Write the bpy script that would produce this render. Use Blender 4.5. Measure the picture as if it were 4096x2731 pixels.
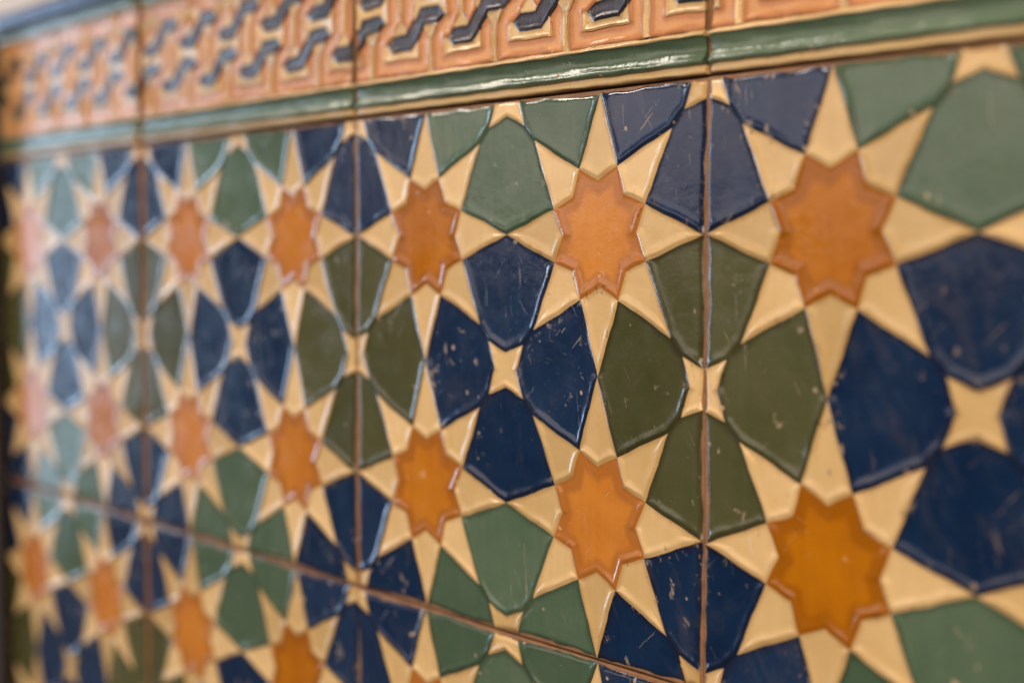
import bpy, bmesh, math, random
import numpy as np
from mathutils import Vector, Matrix

S = 0.07            # metres per pattern unit (one tile is 2 x 2 units = 14 cm)
Z0 = 1.10           # height of the upper edge of the star tiles above the floor
sc = bpy.context.scene
C = sc.collection
for o in list(bpy.data.objects):
    bpy.data.objects.remove(o)

def W(x, y, z):
    """wall coordinates (right, up, out of the wall) in units -> Blender metres"""
    return Vector((x*S, -z*S, y*S + Z0))

# ------------------------------------------------------------------ camera
cam_d = bpy.data.cameras.new('camera')
cam = bpy.data.objects.new('camera', cam_d)
C.objects.link(cam)
sc.camera = cam
rv = (-0.0573768, 0.8713518, 0.02755888)
th = math.sqrt(sum(a*a for a in rv))
Rw = Matrix.Rotation(th, 3, Vector(rv)/th)
B = Matrix(((1, 0, 0), (0, 0, -1), (0, 1, 0)))
cam.matrix_world = Matrix.Translation(W(5.25024532, -0.55388386, 3.54624628)) @ (B @ Rw).to_4x4()
cam_d.sensor_width = 36.0
cam_d.lens = 52.07
cam_d.clip_start = 0.01
cam_d.clip_end = 100
cam_d.dof.use_dof = True
cam_d.dof.focus_distance = 5.13*S
cam_d.dof.aperture_fstop = 5.8
cam_d.dof.aperture_blades = 9

# ------------------------------------------------------------------ light
world = bpy.data.worlds.new('World')
sc.world = world
world.use_nodes = True
bg = world.node_tree.nodes['Background']
bg.inputs['Color'].default_value = (1.0, 0.86, 0.74, 1)
bg.inputs['Strength'].default_value = 0.10

def area(name, pos, target, w, h, radiance, col):
    d = bpy.data.lights.new(name, 'AREA')
    d.shape = 'RECTANGLE'
    d.size, d.size_y = w, h
    d.energy = radiance*math.pi*w*h
    d.color = col
    o = bpy.data.objects.new(name, d)
    C.objects.link(o)
    p, t = W(*pos), W(*target)
    o.location = p
    o.rotation_euler = (t - p).to_track_quat('-Z', 'Y').to_euler()
    return o

area('window_light', (-40, 2.0, 8.3), (-2, -0.5, 0), 0.58, 1.5, 9.0, (0.54, 0.74, 1.0))
area('pale_room_light', (-30, 9.6, 42), (0, 0, 0), 2.4, 1.3, 1.7, (1.0, 0.84, 0.80))
area('front_key_light', (34, 15, 34), (0, -0.5, 0), 1.8, 1.8, 9.2, (1.0, 0.82, 0.60))  # added warm key, kept right so the flat glaze does not mirror it
area('ceiling_light', (6, 46, 26), (1, -1, 0), 2.0, 2.0, 3.5, (1.0, 0.84, 0.64))
area('lantern_light', (-20, 18, 7), (0.5, 0, 0), 0.32, 0.46, 27.0, (1.0, 0.88, 0.78))

sc.view_settings.view_transform = 'Standard'
sc.view_settings.look = 'None'
sc.view_settings.exposure = 0.0
sc.view_settings.gamma = 1.0
sc.view_settings.use_curve_mapping = False

# ------------------------------------------------------------------ materials
class NT:
    def __init__(s, name):
        m = bpy.data.materials.new(name)
        m.use_nodes = True
        s.m, s.t = m, m.node_tree
        s.b = s.t.nodes['Principled BSDF']
    def n(s, typ, **kw):
        k = s.t.nodes.new(typ)
        for a, v in kw.items():
            setattr(k, a, v)
        return k
    def l(s, a, b):
        s.t.links.new(a, b)
    def val(s, sock, v):
        if isinstance(v, (int, float)):
            sock.default_value = v
        else:
            s.l(v, sock)
    def math(s, op, a, b=0.0, clamp=False):
        k = s.n('ShaderNodeMath', operation=op, use_clamp=clamp)
        s.val(k.inputs[0], a)
        s.val(k.inputs[1], b)
        return k.outputs[0]
    def ramp(s, v, lo, hi):
        k = s.n('ShaderNodeMapRange', clamp=True)
        s.l(v, k.inputs['Value'])
        k.inputs['From Min'].default_value = lo
        k.inputs['From Max'].default_value = hi
        return k.outputs[0]
    def mix(s, f, a, b):
        k = s.n('ShaderNodeMix', data_type='RGBA')
        s.val(k.inputs[0], f)
        for i, v in ((6, a), (7, b)):
            if isinstance(v, tuple):
                k.inputs[i].default_value = (*v, 1)
            else:
                s.l(v, k.inputs[i])
        return k.outputs[2]
    def pos(s):
        g = s.n('ShaderNodeNewGeometry')
        k = s.n('ShaderNodeVectorMath', operation='SCALE')
        s.l(g.outputs['Position'], k.inputs[0])
        k.inputs['Scale'].default_value = 1/S
        return k.outputs[0]
    def mapping(s, v, rot=0.0, scale=(1, 1, 1), loc=(0, 0, 0)):
        k = s.n('ShaderNodeMapping')
        s.l(v, k.inputs['Vector'])
        k.inputs['Rotation'].default_value = (0, rot, 0)
        k.inputs['Scale'].default_value = scale
        k.inputs['Location'].default_value = loc
        return k.outputs[0]
    def noise(s, v, scale, detail=3.0, rough=0.55, dist=0.0):
        k = s.n('ShaderNodeTexNoise')
        s.l(v, k.inputs['Vector'])
        k.inputs['Scale'].default_value = scale
        k.inputs['Detail'].default_value = detail
        k.inputs['Roughness'].default_value = rough
        k.inputs['Distortion'].default_value = dist
        return k.outputs['Fac']

def dim(c, f):
    return tuple(x*f for x in c)

def glaze(name, col, col2, rim_col, chip, chips=0.5, rough=0.2, rim_lo=0.35, pits=None, scr=1.0, bump=1.0, streaks=1.0):
    """fired glaze: uneven colour, a darker tone along the ridges, chips, pits and scratches"""
    t = NT(name)
    p = t.pos()
    oi = t.n('ShaderNodeObjectInfo')
    # uneven glaze: clouds plus fine vertical brush streaks
    cloud = t.noise(p, 3.2, 4, 0.6, 0.3)
    streak = t.noise(t.mapping(p, 0.05, (30, 30, 2.2)), 1.0, 3, 0.6)
    f = t.math('ADD', t.math('MULTIPLY', t.ramp(cloud, 0.34, 0.66), 0.75), t.math('MULTIPLY', t.ramp(streak, 0.35, 0.7), 0.25))
    c = t.mix(f, col, col2)
    # darker tone towards the ridges, edge broken by noise
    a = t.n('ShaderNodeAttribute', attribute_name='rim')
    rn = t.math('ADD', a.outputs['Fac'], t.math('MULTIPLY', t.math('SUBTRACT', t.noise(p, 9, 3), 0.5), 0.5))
    c = t.mix(t.math('MULTIPLY', t.ramp(rn, rim_lo, rim_lo + 0.24), 0.8), c, rim_col)
    # wear: chips showing pale body, in patches
    patch = t.ramp(t.noise(p, 2.1, 2, 0.5), 0.42, 0.62)
    ch = t.noise(t.mapping(t.mapping(p, 0.5), 0.0, (15, 1, 9)), 1.0, 5, 0.68, 0.4)
    chipm = t.math('MULTIPLY', t.ramp(ch, 0.675 - 0.06*chips, 0.70 - 0.06*chips), patch)
    vor = t.n('ShaderNodeTexVoronoi', feature='F1')
    t.l(t.mapping(t.mapping(p, 0.6), 0.0, (11, 1, 8)), vor.inputs['Vector'])
    vor.inputs['Scale'].default_value = 1.0
    vor.inputs['Randomness'].default_value = 1.0
    vs = t.n('ShaderNodeSeparateColor')
    t.l(vor.outputs['Color'], vs.inputs[0])
    spot = t.math('MULTIPLY', t.ramp(t.math('ADD', vor.outputs['Distance'], t.math('MULTIPLY', t.noise(p, 30, 3), 0.22)), 0.19, 0.165),
                  t.ramp(vs.outputs[0], 0.74 - 0.34*chips, 0.78 - 0.34*chips))
    chipm = t.math('MAXIMUM', chipm, t.math('MULTIPLY', spot, 0.85))
    scm = None
    for k, (rot, lo) in enumerate(((0.6, 0.688), (-0.8, 0.690), (0.1, 0.695), (1.35, 0.705))):
        q = t.ramp(t.noise(t.mapping(t.mapping(p, rot), 0.0, (70, 1, 4.0), (k*7.3, k*1.7, k*3.1)), 1.0, 4, 0.7, 0.25), lo - 0.02*scr, lo + 0.02 - 0.02*scr)
        scm = q if scm is None else t.math('MAXIMUM', scm, q)
    scm = t.math('MULTIPLY', scm, t.ramp(t.noise(p, 2.4, 2), 0.47, 0.58))
    em = t.math('MULTIPLY', t.ramp(a.outputs['Fac'], 0.62, 0.86), t.ramp(t.noise(t.mapping(p, 0.4, (26, 26, 20)), 1.0, 4, 0.7), 0.60, 0.63))
    em = t.math('MULTIPLY', em, t.ramp(t.noise(p, 1.9, 2), 0.46, 0.58))
    haze = t.math('MULTIPLY', t.ramp(t.noise(t.mapping(t.mapping(p, 0.5), 0.0, (6, 1, 3)), 1.0, 5, 0.7, 1.0), 0.52, 0.75), 0.09*chips)
    if not pits:
        chipm = t.math('MAXIMUM', chipm, t.math('MULTIPLY', em, 0.7))
    chipm = t.math('MAXIMUM', chipm, haze)
    wear = t.math('MAXIMUM', chipm, t.math('MULTIPLY', scm, 0.5))
    c = t.mix(t.math('MULTIPLY', wear, 0.8), c, chip)
    if pits:
        pt = t.ramp(t.noise(t.mapping(p, -0.6, (34, 34, 16)), 1.0, 3, 0.6), 0.68, 0.72)
        pt = t.math('MULTIPLY', pt, t.ramp(t.noise(p, 2.7, 2), 0.46, 0.62))
        c = t.mix(t.math('MULTIPLY', t.math('MAXIMUM', pt, em), 0.6), c, pits)
    hv = t.n('ShaderNodeHueSaturation')
    t.l(c, hv.inputs['Color'])
    t.l(t.math('ADD', t.math('MULTIPLY', oi.outputs['Random'], 0.36), 0.82), hv.inputs['Value'])
    t.l(t.math('ADD', t.math('MULTIPLY', oi.outputs['Random'], -0.10), 1.05), hv.inputs['Saturation'])
    t.l(hv.outputs[0], t.b.inputs['Base Color'])
    r = t.math('ADD', t.math('MULTIPLY', t.ramp(t.noise(p, 7, 5, 0.7), 0.34, 0.68), 0.17), rough - 0.04)
    r = t.math('ADD', r, t.math('MULTIPLY', wear, 0.35), clamp=True)
    t.l(r, t.b.inputs['Roughness'])
    t.b.inputs['IOR'].default_value = 1.52
    h = t.math('ADD', t.math('MULTIPLY', t.noise(p, 14, 4, 0.6), 0.30), t.math('MULTIPLY', t.noise(t.mapping(p, 0.03, (60, 60, 13)), 1.0, 3), 0.10*streaks))
    h = t.math('SUBTRACT', h, t.math('MULTIPLY', wear, 0.12))
    bp = t.n('ShaderNodeBump')
    bp.inputs['Strength'].default_value = 0.35*bump
    bp.inputs['Distance'].default_value = 0.0011
    t.l(h, bp.inputs['Height'])
    t.l(bp.outputs[0], t.b.inputs['Normal'])
    return t.m

BISC = (0.58, 0.42, 0.27)
M = {}
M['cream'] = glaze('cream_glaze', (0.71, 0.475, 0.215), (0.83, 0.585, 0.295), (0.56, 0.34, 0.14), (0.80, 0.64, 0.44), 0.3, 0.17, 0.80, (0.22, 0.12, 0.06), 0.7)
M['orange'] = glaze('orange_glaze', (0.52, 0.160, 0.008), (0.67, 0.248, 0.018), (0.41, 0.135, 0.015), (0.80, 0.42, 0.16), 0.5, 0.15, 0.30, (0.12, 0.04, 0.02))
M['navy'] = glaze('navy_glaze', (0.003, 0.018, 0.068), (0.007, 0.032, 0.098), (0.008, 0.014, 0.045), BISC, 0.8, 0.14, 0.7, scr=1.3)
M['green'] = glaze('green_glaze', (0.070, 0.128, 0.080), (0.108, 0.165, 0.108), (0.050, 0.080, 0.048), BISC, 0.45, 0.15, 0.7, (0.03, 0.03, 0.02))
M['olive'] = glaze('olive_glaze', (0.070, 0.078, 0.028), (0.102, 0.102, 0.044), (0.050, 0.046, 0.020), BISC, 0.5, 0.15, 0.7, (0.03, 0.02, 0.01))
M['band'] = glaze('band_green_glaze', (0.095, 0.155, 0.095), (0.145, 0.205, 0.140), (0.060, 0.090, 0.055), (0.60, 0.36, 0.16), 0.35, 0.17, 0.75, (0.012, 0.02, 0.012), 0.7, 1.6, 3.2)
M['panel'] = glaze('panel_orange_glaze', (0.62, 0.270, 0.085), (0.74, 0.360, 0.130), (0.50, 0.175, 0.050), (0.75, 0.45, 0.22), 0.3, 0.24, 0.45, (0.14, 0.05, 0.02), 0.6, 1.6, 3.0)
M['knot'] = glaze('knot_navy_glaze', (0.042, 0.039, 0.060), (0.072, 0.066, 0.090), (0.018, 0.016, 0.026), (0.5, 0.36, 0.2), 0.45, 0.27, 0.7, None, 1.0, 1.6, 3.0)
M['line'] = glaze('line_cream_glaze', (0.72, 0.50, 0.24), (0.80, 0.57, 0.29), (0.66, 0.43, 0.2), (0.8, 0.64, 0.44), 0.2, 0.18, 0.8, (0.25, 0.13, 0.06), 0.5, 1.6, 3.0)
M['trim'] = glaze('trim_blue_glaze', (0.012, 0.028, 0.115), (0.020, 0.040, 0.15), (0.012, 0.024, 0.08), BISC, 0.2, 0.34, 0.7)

def earthy(name, c1, c2, scale, rough, bump=0.4):
    t = NT(name)
    p = t.pos()
    n = t.noise(p, scale, 5, 0.65)
    t.l(t.mix(t.ramp(n, 0.3, 0.7), c1, c2), t.b.inputs['Base Color'])
    t.b.inputs['Roughness'].default_value = rough
    bp = t.n('ShaderNodeBump')
    bp.inputs['Strength'].default_value = bump
    bp.inputs['Distance'].default_value = 0.0006
    t.l(t.noise(p, scale*3, 4, 0.6), bp.inputs['Height'])
    t.l(bp.outputs[0], t.b.inputs['Normal'])
    return t.m

M['clay'] = earthy('fired_clay', (0.23, 0.105, 0.046), (0.40, 0.21, 0.105), 12, 0.55)
M['grout'] = earthy('grout', (0.06, 0.028, 0.015), (0.16, 0.085, 0.045), 9, 0.9)
M['plaster'] = earthy('plaster', (0.74, 0.71, 0.74), (0.80, 0.77, 0.79), 3, 0.85)
M['dark_wood'] = earthy('dark_wood', (0.018, 0.009, 0.006), (0.025, 0.013, 0.008), 6, 0.8)

# ------------------------------------------------------------------ object helpers
def link(name, me, mat, parent=None, loc=None):
    o = bpy.data.objects.new(name, me)
    C.objects.link(o)
    if mat and not me.materials:
        me.materials.append(mat)
    if parent:
        o.parent = parent
    if loc is not None:
        o.location = loc
    return o

def L(x, y, z):
    return (x*S, -z*S, y*S)

def box_mesh(name, x0, x1, y0, y1, z0, z1, bev=0.0, seg=2):
    bm = bmesh.new()
    r = bmesh.ops.create_cube(bm, size=1)
    for v in r['verts']:
        v.co = Vector(L(x0 + (v.co.x + .5)*(x1 - x0), y0 + (v.co.y + .5)*(y1 - y0), z0 + (v.co.z + .5)*(z1 - z0)))
    bmesh.ops.recalc_face_normals(bm, faces=bm.faces)
    if bev:
        bmesh.ops.bevel(bm, geom=list(bm.edges), offset=bev*S, segments=seg, affect='EDGES', profile=0.6)
    me = bpy.data.meshes.new(name)
    bm.to_mesh(me)
    bm.free()
    return me

def thing(name, label, cat, loc, group=None):
    o = bpy.data.objects.new(name, None)
    C.objects.link(o)
    o.empty_display_size = 0.02
    o['kind'] = 'thing'
    o.location = loc
    o['label'] = label
    o['category'] = cat
    if group:
        o['group'] = group
    return o

# ------------------------------------------------------------------ glazed relief pieces
HW = 0.016
HH = 0.0042

def area2(P):
    return sum(P[i][0]*P[(i+1) % len(P)][1] - P[(i+1) % len(P)][0]*P[i][1] for i in range(len(P)))

def clean(P, eps=1e-4):
    out = []
    for p in P:
        if not out or math.hypot(p[0]-out[-1][0], p[1]-out[-1][1]) > eps:
            out.append(tuple(p))
    while len(out) > 1 and math.hypot(out[0][0]-out[-1][0], out[0][1]-out[-1][1]) < eps:
        out.pop()
    return out

def clip(P, ax, v, keep_gt):
    out = []
    n = len(P)
    for i in range(n):
        a, b = P[i], P[(i+1) % n]
        da = (a[ax]-v) if keep_gt else (v-a[ax])
        db = (b[ax]-v) if keep_gt else (v-b[ax])
        if da >= 0:
            out.append(a)
        if (da > 0 > db) or (da < 0 < db):
            t = da/(da-db)
            out.append((a[0]+t*(b[0]-a[0]), a[1]+t*(b[1]-a[1])))
    return clean(out)

def offset(P, d):
    n = len(P)
    out = []
    for i in range(n):
        a, b, c = P[i-1], P[i], P[(i+1) % n]
        e1 = (b[0]-a[0], b[1]-a[1]); l1 = math.hypot(*e1)
        e2 = (c[0]-b[0], c[1]-b[1]); l2 = math.hypot(*e2)
        n1 = (-e1[1]/l1, e1[0]/l1)          # inward for CCW
        n2 = (-e2[1]/l2, e2[0]/l2)
        k = 1 + n1[0]*n2[0] + n1[1]*n2[1]
        k = max(k, 0.12)
        out.append((b[0]+d*(n1[0]+n2[0])/k, b[1]+d*(n1[1]+n2[1])/k))
    return out

def ok_offset(P, Q):
    for i in range(len(P)):
        j = (i+1) % len(P)
        if (P[j][0]-P[i][0])*(Q[j][0]-Q[i][0]) + (P[j][1]-P[i][1])*(Q[j][1]-Q[i][1]) <= 0:
            return False
    return area2(Q) > 0

def own(nx, ny):
    return min(1.0, max(0.0, 0.5 + 1.0*(-ny) + 0.04*nx))

def ridge(u, hw=HW, hh=HH):
    """height of the raised clay line; u is the distance from its crest, positive towards the piece"""
    a = abs(u)
    if a < hw*0.25:
        return hh*(1 - 0.35*(a/(hw*0.25))**2*0.25)
    a = (a - hw*0.25)
    base = hh*(1 - 0.0875)
    Lm = hw*1.05 if u < 0 else hw*1.6
    return base*max(0.0, 1 - a/Lm)**2

def wob(x, y, ph=0.0):
    return (x + 0.0040*math.sin(9.0*y+1.3*x+ph) + 0.0016*math.sin(41*y+3+2.3*ph) + 0.0007*math.sin(97*y+31*x),
            y + 0.0040*math.sin(8.0*x-2.1*y+1.7*ph) + 0.0016*math.sin(37*x+1-1.9*ph) + 0.0007*math.sin(89*x-27*y))

def hvar(x, y, ph=0.0):
    return 1.0 + 0.24*math.sin(9*x+4*y+ph) + 0.22*math.sin(23*x-19*y+1.0-ph) + 0.20*math.sin(51*x+47*y+2*ph)

def relief_mesh(name, P, bounds=None, scale=1.0, dmax=0.088, zoff=0.0, origin=(0, 0), step=0.03, basin=0.0, gain=1.0, ph=0.0):
    """one compartment of glaze: raised rim (the clay line of the mould) and a pooled basin"""
    P = clean(P)
    if area2(P) < 0:
        P = P[::-1]
    n = len(P)
    hw, hh = HW*scale, HH*(scale**0.6)*gain
    edges = []
    for i in range(n):
        a, b = P[i], P[(i+1) % n]
        ex, ey = b[0]-a[0], b[1]-a[1]
        l = math.hypot(ex, ey)
        nx, ny = ey/l, -ex/l              # outward
        cut = False
        if bounds:
            x0, x1, y0, y1 = bounds
            cut = any(abs(a[k]-v) < 1e-3 and abs(b[k]-v) < 1e-3 for k, v in ((0, x0), (0, x1), (1, y0), (1, y1)))
        m = max(1, int(round(l/step)))
        ts = [j/m for j in range(m)]
        if m >= 2:
            ts = sorted(set(ts + [0.25/m, 1-0.25/m]))
        edges.append((own(nx, ny), cut, ts))
    ds = [0, .2, .4, .6, .8, 1, 1.2, 1.45, 1.75, 2.1, 2.5, 2.9, 3.6, 4.3, 5.2]
    ds = [d*hw for d in ds if d*hw <= dmax]
    rings = [(0.0, P)]
    want = ds[-1]
    for d in ds[1:]:
        Q = offset(P, d)
        if not ok_offset(P, Q):
            break
        rings.append((d, Q))
    if rings[-1][0] < want-1e-6: print('SHORT', name, len(P), round(rings[-1][0], 3), want, [(round(a,3), round(b,3)) for a, b in P][:9])
    def prof(e, d):
        w, cut, _ = e
        if cut:
            return -0.010*max(0.0, 1 - d/0.02)**2
        return ridge(d - (2*w-1)*hw, hw, hh)
    verts, rim, loops = [], [], []
    for d, Q in rings:
        idx = []
        for i in range(n):
            a, b = Q[i], Q[(i+1) % n]
            for t in edges[i][2]:
                x, y = a[0]+t*(b[0]-a[0]), a[1]+t*(b[1]-a[1])
                z = prof(edges[i], d)
                if t == 0:
                    z2 = prof(edges[i-1], d)
                    z = (z+z2)/2 + 0.25*abs(z-z2)
                z = z*hvar(x, y, ph) + basin*min(1, d/dmax) + 0.0012*math.sin(6*x+1+ph)*math.sin(5*y-ph)
                wx, wy = wob(x, y, ph)
                idx.append(len(verts))
                verts.append(L(wx-origin[0], wy-origin[1], z+zoff))
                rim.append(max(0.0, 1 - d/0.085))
        loops.append(idx)
    faces = []
    N = len(loops[0])
    for r in range(len(loops)-1):
        A, Bq = loops[r], loops[r+1]
        for j in range(N):
            k = (j+1) % N
            faces.append((A[j], A[k], Bq[k], Bq[j]))
    faces.append(tuple(loops[-1]))
    ncap = len(faces)
    # short skirt down into the clay
    sk0, sk1 = [], []
    Qs = offset(P, 0.003)
    for i in range(n):
        a, b = Qs[i], Qs[(i+1) % n]
        for t in edges[i][2]:
            wx, wy = wob(a[0]+t*(b[0]-a[0]), a[1]+t*(b[1]-a[1]), ph)
            sk1.append(len(verts) + 0)
            verts.append(L(wx-origin[0], wy-origin[1], zoff-0.014))
            rim.append(1.0)
    for j in range(N):
        sk0.append(len(verts))
        verts.append(verts[loops[0][j]])
        rim.append(1.0)
    for j in range(N):
        k = (j+1) % N
        faces.append((sk1[j], sk1[k], sk0[k], sk0[j]))
    me = bpy.data.meshes.new(name)
    me.from_pydata(verts, [], faces)
    sm = [True]*ncap + [False]*(len(faces)-ncap)
    me.polygons.foreach_set('use_smooth', sm)
    at = me.attributes.new('rim', 'FLOAT', 'POINT')
    at.data.foreach_set('value', rim)
    me.update()
    return me

# ------------------------------------------------------------------ the wall
wall = thing('wall', 'masonry wall behind the tiles with pale plaster showing above the blue trim', 'wall', W(0, -4.2, -0.5))
wo = wall.location
def wall_part(name, me, mat):
    return link(name, me, mat, wall)
def wbox(name, x0, x1, y0, y1, z0, z1, mat):
    wall_part(name, box_mesh(name, x0, x1, y0+4.2, y1+4.2, z0+0.5, z1+0.5), mat)
wbox('masonry', -6, 4.3, -4.2, 3.2, -0.9, -0.16, M['plaster'])
wbox('grout', -4.02, 4.02, -4.03, 0.892, -0.158, -0.05, M['grout'])
wbox('plaster', -6, 4.3, 0.895, 3.2, -0.158, -0.004, M['plaster'])

post = link('frame_post', box_mesh('frame_post', -0.5, 0.5, 0, 4.86, 0, 0.055, 0.012), M['dark_wood'], None, W(-4.375, -4.1, 0.032))
post['label'] = 'dark wooden frame post closing the far left end of the tiled wall'
post['category'] = 'frame'

# ------------------------------------------------------------------ star tile
G = 0.0036      # half of the open joint
E = 0.0115      # where the glaze starts, from the nominal tile edge

def star_pieces():
    """polygons of one tile in tile coordinates x 0..2, y -2..0"""
    out = []
    r1, r2, ta, td = 0.25, 0.186, 0.5, 0.485
    def pol(c, r, deg):
        return (c[0]+r*math.cos(math.radians(deg)), c[1]+r*math.sin(math.radians(deg)))
    cs = [(0.5, -0.5), (1.5, -0.5), (0.5, -1.5), (1.5, -1.5)]
    for c in cs:
        P = []
        for k in range(8):
            P.append(pol(c, r2, 45*k))
            P.append(pol(c, r1, 45*k+22.5))
        out.append(('orange_star', 'orange', P, 1.0, 0.088))
        for k in range(8):
            tip = ta if k % 2 == 0 else td
            out.append(('cream_ray', 'cream', [pol(c, r2, 45*k), pol(c, r1, 45*k+22.5), pol(c, tip, 45*k), pol(c, r1, 45*k-22.5)][::-1], 1.0, 0.06))
    for i in range(3):
        for j in range(3):
            g = (float(i), -float(j))
            mat = 'navy' if (i+j) % 2 == 0 else ('olive' if j % 2 == 1 else 'green')
            P = []
            for k in range(4):
                P.append(pol(g, 0.064, 90*k))
                P.append(pol(g, 0.142, 90*k+45))
            out.append(('cream_star', 'cream', P, 0.75, 0.04))
            for k in range(4):
                a = math.radians(90*k)
                ca, sa = math.cos(a), math.sin(a)
                h = 0.5
                q = td*math.sqrt(.5)
                w = h - q
                s1 = (h - r1*math.cos(math.radians(67.5)), h - r1*math.sin(math.radians(67.5)))
                tp = 0.142*math.sqrt(.5)
                # pieces: notch, star point, diagonal ray tip, shoulder, axis ray tip, mirrored
                Q = [(0.064, 0), (tp, -tp), (w, -w), (s1[0], -s1[1]), (h, 0), (s1[0], s1[1]), (w, w), (tp, tp)]
                Q = [(g[0]+ca*x-sa*y, g[1]+sa*x+ca*y) for x, y in Q]
                nm = {'navy': 'blue_kite', 'green': 'green_kite', 'olive': 'olive_kite'}[mat]
                out.append((nm, mat, Q, 1.0, 0.088))
    def merge_tip(P):
        n = len(P)
        for i in range(n):
            a, b = P[i], P[(i+1) % n]
            if n > 3 and math.hypot(a[0]-b[0], a[1]-b[1]) < 0.03:
                Q = [p for k, p in enumerate(P) if k != (i+1) % n]
                Q[Q.index(a)] = ((a[0]+b[0])/2, (a[1]+b[1])/2)
                return Q
        return P
    res = []
    for nm, mat, P, s, dm in out:
        P = clean(P)
        for ax, v, gt in ((0, E, True), (0, 2-E, False), (1, -E, False), (1, -2+E, True)):
            if len(P) > 2:
                P = clip(P, ax, v, gt)
        P = merge_tip(P)
        if len(P) > 2 and abs(area2(P))/2 > 6e-4:
            res.append((nm, mat, P, s, dm))
    return res

TG = 'star patterned wall tiles'
def copy_thing(root):
    r = root.copy()
    C.objects.link(r)
    for ch in list(root.children):
        c = ch.copy()
        C.objects.link(c)
        c.parent = r
    return r

body = box_mesh('clay_body', -1+G, 1-G, G, 2-G, -0.0495, -0.0075, 0.006)
PIECES = star_pieces()
def make_tile(ph):
    t = thing('star_tile', '', 'tile', W(1, -2, 0), TG)
    link('clay_body', body, M['clay'], t)
    for nm, mat, P, s, dm in PIECES:
        link(nm, relief_mesh(nm, P, (E, 2-E, -2+E, -E), s, dm, 0.0, (1, -2), ph=ph), M[mat], t)
    return t

tl = {
    (0, 0): 'glazed star tile in sharpest focus directly under the border, scuffed blue kites at its middle',
    (1, 0): 'big blurred star tile running out of the right edge of the photo',
    (-1, 0): 'blurred star tile under the border, next on the left of the sharp middle tile',
    (-2, 0): 'very blurred star tile under the border washed with bluish glare beside the dark post',
    (0, -1): 'star tile cut off by the bottom edge, directly beneath the sharp middle tile',
    (-1, -1): 'blurred star tile in the lower row, second from the dark post',
    (-2, -1): 'most blurred star tile of the lower row, against the dark post',
    (1, -1): 'star tile at the bottom right corner, mostly below the edge of the photo',
}
for n, ((cx, ry), lab) in enumerate(tl.items()):
    o = make_tile(1.37*n)
    o.location = W(2*cx+1, 2*ry-2, 0.002*math.sin(3.1*n))
    o.rotation_euler = (math.radians(0.18*math.sin(2.3*n)), 0, math.radians(0.22*math.sin(1.7*n+0.4)))
    o['label'] = lab

# ------------------------------------------------------------------ border tile (height 0.012 .. 0.784)
BE = 0.013
def strip_mesh(name, prof, x0, x1, origin, step=0.035, wav=1.0, rims=True):
    """sweep a (y, z) profile along x with slight unevenness"""
    nx = int((x1-x0)/step)
    verts, rim, faces = [], [], []
    m = len(prof)
    ys = [p[0] for p in prof]
    for i in range(nx+1):
        x = x0 + (x1-x0)*i/nx
        e = min(x-x0, x1-x)
        drop = -0.008*max(0, 1-e/0.03)**2
        for j, (y, z) in enumerate(prof):
            yy = y + wav*(0.0014*math.sin(14*x+5*j*0.2) + 0.0010*math.sin(39*x))
            zz = z + drop + wav*0.0012*math.sin(21*x+0.8*j)*math.sin(8*x)
            verts.append(L(x-origin[0], yy-origin[1], zz))
            dd = min(y-ys[0], ys[-1]-y)
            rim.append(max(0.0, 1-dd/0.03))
    for i in range(nx):
        for j in range(m-1):
            a = i*m+j
            faces.append((a, a+m, a+m+1, a+1))
    nf = len(faces)
    for i in (0, nx):           # end walls
        base = len(verts)
        for j in range(m):
            verts.append(verts[i*m+j]); rim.append(1.0)
        z0 = -0.02
        verts.append(L((x0 if i == 0 else x1)-origin[0], prof[-1][0]-origin[1], z0)); rim.append(1)
        verts.append(L((x0 if i == 0 else x1)-origin[0], prof[0][0]-origin[1], z0)); rim.append(1)
        f = tuple(range(base, base+m+2))
        faces.append(f if i else f[::-1])
    me = bpy.data.meshes.new(name)
    me.from_pydata(verts, [], faces)
    me.polygons.foreach_set('use_smooth', [True]*nf+[False]*2)
    at = me.attributes.new('rim', 'FLOAT', 'POINT')
    at.data.foreach_set('value', rim)
    me.update()
    return me

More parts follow.
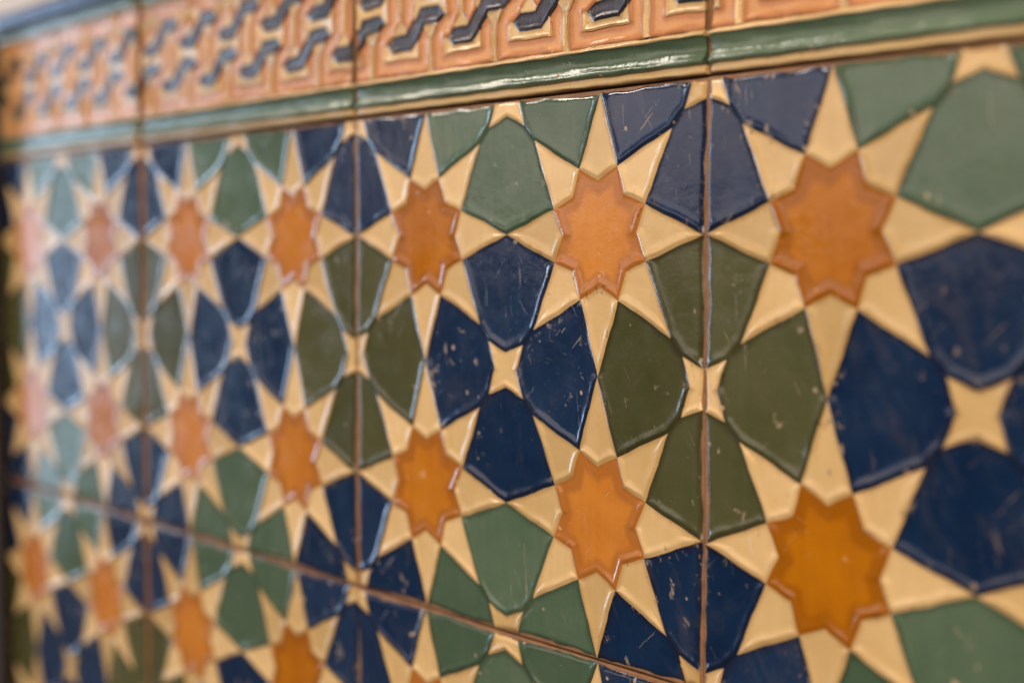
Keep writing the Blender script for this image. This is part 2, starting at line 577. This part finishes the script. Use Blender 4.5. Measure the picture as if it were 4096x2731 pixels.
PZ = 0.010           # base level of the panel
Y0, Y1 = 0.150, 0.700
ymid = 0.425
def border_pieces():
    out = []
    sym = lambda P, c: [(2*c[0]-x, 2*c[1]-y) for x, y in P]
    Sp = [(-.195, -.045), (-.158, -.082), (-.032, -.082), (.066, .016), (.150, .016),
          (.195, .045), (.158, .082), (.032, .082), (-.066, -.016), (-.150, -.016)]
    for k in range(-1, 6):
        c1 = (.43+.4*k-.4, .325)
        c2 = (c1[0]+.2, .525)
        for c in (c1, c2):
            out.append(('blue_knot', 'knot', [(c[0]+x, c[1]+y) for x, y in Sp], 0.75, 0.024))
        b = c1[0]-.1          # box under the lower knot, its twin over the upper one
        Bx = [(b-.113, .213), (b+.118, .213), (b+.114, .272), (b+.1, .287), (b+.068, .243), (b-.058, .243), (b-.095, .28), (b-.113, .28)]
        t2 = (c1[0]+.1, ymid)
        out.append(('cream_loop', 'line', Bx, 0.5, 0.012))
        out.append(('cream_loop', 'line', sym(Bx, (c1[0], ymid)), 0.5, 0.012))
        t = c1[0]+.1
        Ti = [(t-.068, .407), (t+.058, .407), (t+.095, .370), (t+.113, .370), (t+.104, .425), (t+.114, .470), (t+.1, .487),
              (t+.068, .443), (t-.058, .443), (t-.095, .48), (t-.113, .48), (t-.104, .425), (t-.114, .38), (t-.1, .363)]
        out.append(('cream_loop', 'line', Ti, 0.5, 0.011))
        s = t - .003
        St = [(s-.014, Y0+.002), (s+.014, Y0+.002), (s+.014, .292), (s+.044, .328), (s+.046, .341), (s-.029, .341), (s-.041, .328), (s-.014, .292)]
        out.append(('cream_stem', 'line', St, 0.4, 0.009))
        out.append(('cream_stem', 'line', sym(St, (t, ymid)), 0.4, 0.009))
        q = b
        Bo = [(q-.043, .309), (q+.031, .309), (q+.041, .322), (q+.012, .360), (q+.012, .490), (q+.043, .528), (q+.043, .541),
              (q-.031, .541), (q-.041, .528), (q-.012, .490), (q-.012, .360), (q-.043, .322)]
        out.append(('cream_stem', 'line', Bo, 0.4, 0.009))
    res = []
    for nm, mat, P, s, dm in out:
        P = clean(P)
        P = clip(P, 0, BE, True) if P else P
        if len(P) > 2:
            P = clip(P, 0, 2-BE, False)
        if len(P) > 2 and abs(area2(P))/2 > 4e-4:
            if area2(P) < 0:
                P = P[::-1]
            res.append((nm, mat, P, s, dm))
    return res

def panel_mesh(pieces, origin):
    """the orange ground: pooled glaze that climbs towards every raised line"""
    nx, ny = 250, 84
    xs = np.linspace(BE, 2-BE, nx+1)
    ys = np.linspace(Y0, Y1, ny+1)
    X, Y = np.meshgrid(xs, ys, indexing='ij')
    best = np.full(X.shape, 9.0)
    bw = np.full(X.shape, 0.5)
    inside = np.zeros(X.shape, bool)
    for _, _, P, s, _ in pieces:
        m = len(P)
        ins = np.zeros(X.shape, bool)
        for i in range(m):
            (ax, ay), (bx, by) = P[i], P[(i+1) % m]
            ex, ey = bx-ax, by-ay
            l2 = ex*ex+ey*ey
            t = np.clip(((X-ax)*ex+(Y-ay)*ey)/l2, 0, 1)
            d = np.hypot(X-ax-t*ex, Y-ay-t*ey)
            l = math.sqrt(l2)
            w = own(ey/l, -ex/l)
            u = d < best
            best = np.where(u, d, best)
            bw = np.where(u, 1-w, bw)
            if abs(by-ay) > 1e-9:
                c = ((ay > Y) != (by > Y)) & (X < (bx-ax)*(Y-ay)/(by-ay)+ax)
                ins ^= c
        inside |= ins
    for yv, w in ((Y0, 1.0), (Y1, 0.25)):
        d = np.abs(Y-yv)
        u = d < best
        best = np.where(u, d, best)
        bw = np.where(u, w, bw)
    rd = np.vectorize(lambda u: ridge(u, HW*0.85, HH*1.3))
    Z = rd(best-(2*bw-1)*HW*0.7)
    Z = np.where(inside, np.minimum(Z, 0.004)-0.006, Z)
    verts, rim, faces = [], [], []
    for i in range(nx+1):
        for j in range(ny+1):
            x, y = xs[i], ys[j]
            wx, wy = wob(x, y)
            z = Z[i, j]*(hvar(x, y) if not inside[i, j] else 1.0)
            verts.append(L(wx-origin[0], wy-origin[1], PZ+z))
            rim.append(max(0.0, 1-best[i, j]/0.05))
    for i in range(nx):
        for j in range(ny):
            a = i*(ny+1)+j
            faces.append((a, a+ny+1, a+ny+2, a+1))
    me = bpy.data.meshes.new('orange_panel')
    me.from_pydata(verts, [], faces)
    me.polygons.foreach_set('use_smooth', [True]*len(faces))
    at = me.attributes.new('rim', 'FLOAT', 'POINT')
    at.data.foreach_set('value', rim)
    me.update()
    return me

def concave(y0, y1, zb, zt, dip, n=14):
    """glaze pooled between two raised lines"""
    out = []
    for i in range(n+1):
        t = i/n
        z = zb + (zt-zb)*t - dip*(1-(abs(2*t-1))**2.2)
        out.append((y0+(y1-y0)*t, z))
    return out

BO = (1, 0.012)
border = thing('border_tile', '', 'border tile', W(1, 0.012, 0), 'moulded border tiles above the stars')
link('clay_body', box_mesh('border_body', -1+G, 1-G, 0.0, 0.774, -0.0300, -0.006, 0.006), M['clay'], border)
x0, x1 = BE, 2-BE
link('cream_fillet', strip_mesh('cream_fillet', [(0.013, -0.012), (0.0133, 0.008), (0.0145, 0.016), (0.0175, 0.0205), (0.022, 0.0215), (0.030, 0.0205), (0.037, 0.0185), (0.041, 0.0175)], x0, x1, BO), M['line'], border)
gb = [(0.0412, 0.0177), (0.043, 0.023), (0.046, 0.030), (0.050, 0.0345), (0.054, 0.035)] + concave(0.057, 0.133, 0.0348, 0.034, 0.018)
link('green_band', strip_mesh('green_band', gb, x0, x1, BO), M['band'], border)
link('cream_line', strip_mesh('cream_line', [(0.1332, 0.0342), (0.135, 0.036), (0.138, 0.037), (0.142, 0.034), (0.146, 0.028), (0.1495, 0.024)], x0, x1, BO), M['line'], border)
link('cream_line', strip_mesh('cream_line', [(0.7005, 0.016), (0.703, 0.024), (0.706, 0.030), (0.710, 0.032), (0.7125, 0.030)], x0, x1, BO), M['line'], border)
link('green_band', strip_mesh('green_band', concave(0.7128, 0.774, 0.030, 0.036, 0.018) + [(0.778, 0.030), (0.781, 0.016), (0.782, -0.012)], x0, x1, BO), M['band'], border)
bp = border_pieces()
link('orange_panel', panel_mesh(bp, BO), M['panel'], border)
for nm, mat, P, s, dm in bp:
    link(nm, relief_mesh(nm, P, (BE, 2-BE, -9, 9), s, dm, PZ+0.004, BO, 0.022, -0.002, 1.7), M[mat], border)

bl = {
    0: 'border tile of blue knots in focus, white glints on its green band',
    1: 'border tile at the top right, little more than its green band showing',
    -1: 'blurred border tile of blue knots above the second star column from the dark post',
    -2: 'most blurred border tile of blue knots, whitened by glare beside the dark post',
}
for i, (cx, lab) in enumerate(bl.items()):
    o = border if i == 0 else copy_thing(border)
    o.location = W(2*cx+1, 0.0075, -0.018 + {-2: 0.005, -1: 0.003}.get(cx, 0.0))
    o.rotation_euler = (0, 0, math.radians({-2: -0.55, -1: -0.30}.get(cx, 0.0)))
    o['label'] = lab

# ------------------------------------------------------------------ blue trim row on top
TO = (1, 0.792)
tp = [(0.793, -0.04), (0.7935, -0.004), (0.796, 0.004), (0.801, 0.008), (0.815, 0.011), (0.840, 0.013), (0.862, 0.014), (0.875, 0.011), (0.882, 0.003), (0.8845, -0.008), (0.885, -0.04)]
tm = strip_mesh('trim_tile', tp, G, 2-G, TO, 0.05)
tlab = {-2: 'rounded dark blue trim tile at the top left under the plaster',
        -1: 'rounded dark blue trim tile, second from the dark post',
        0: 'rounded dark blue trim tile above the in-focus border tile',
        1: 'rounded dark blue trim tile farthest from the dark post'}
for cx, lab in tlab.items():
    o = link('trim_tile', tm, M['trim'], None, W(2*cx+1, 0.792, 0))
    o['label'] = lab
    o['category'] = 'trim tile'
    o['group'] = 'blue trim tiles along the top'
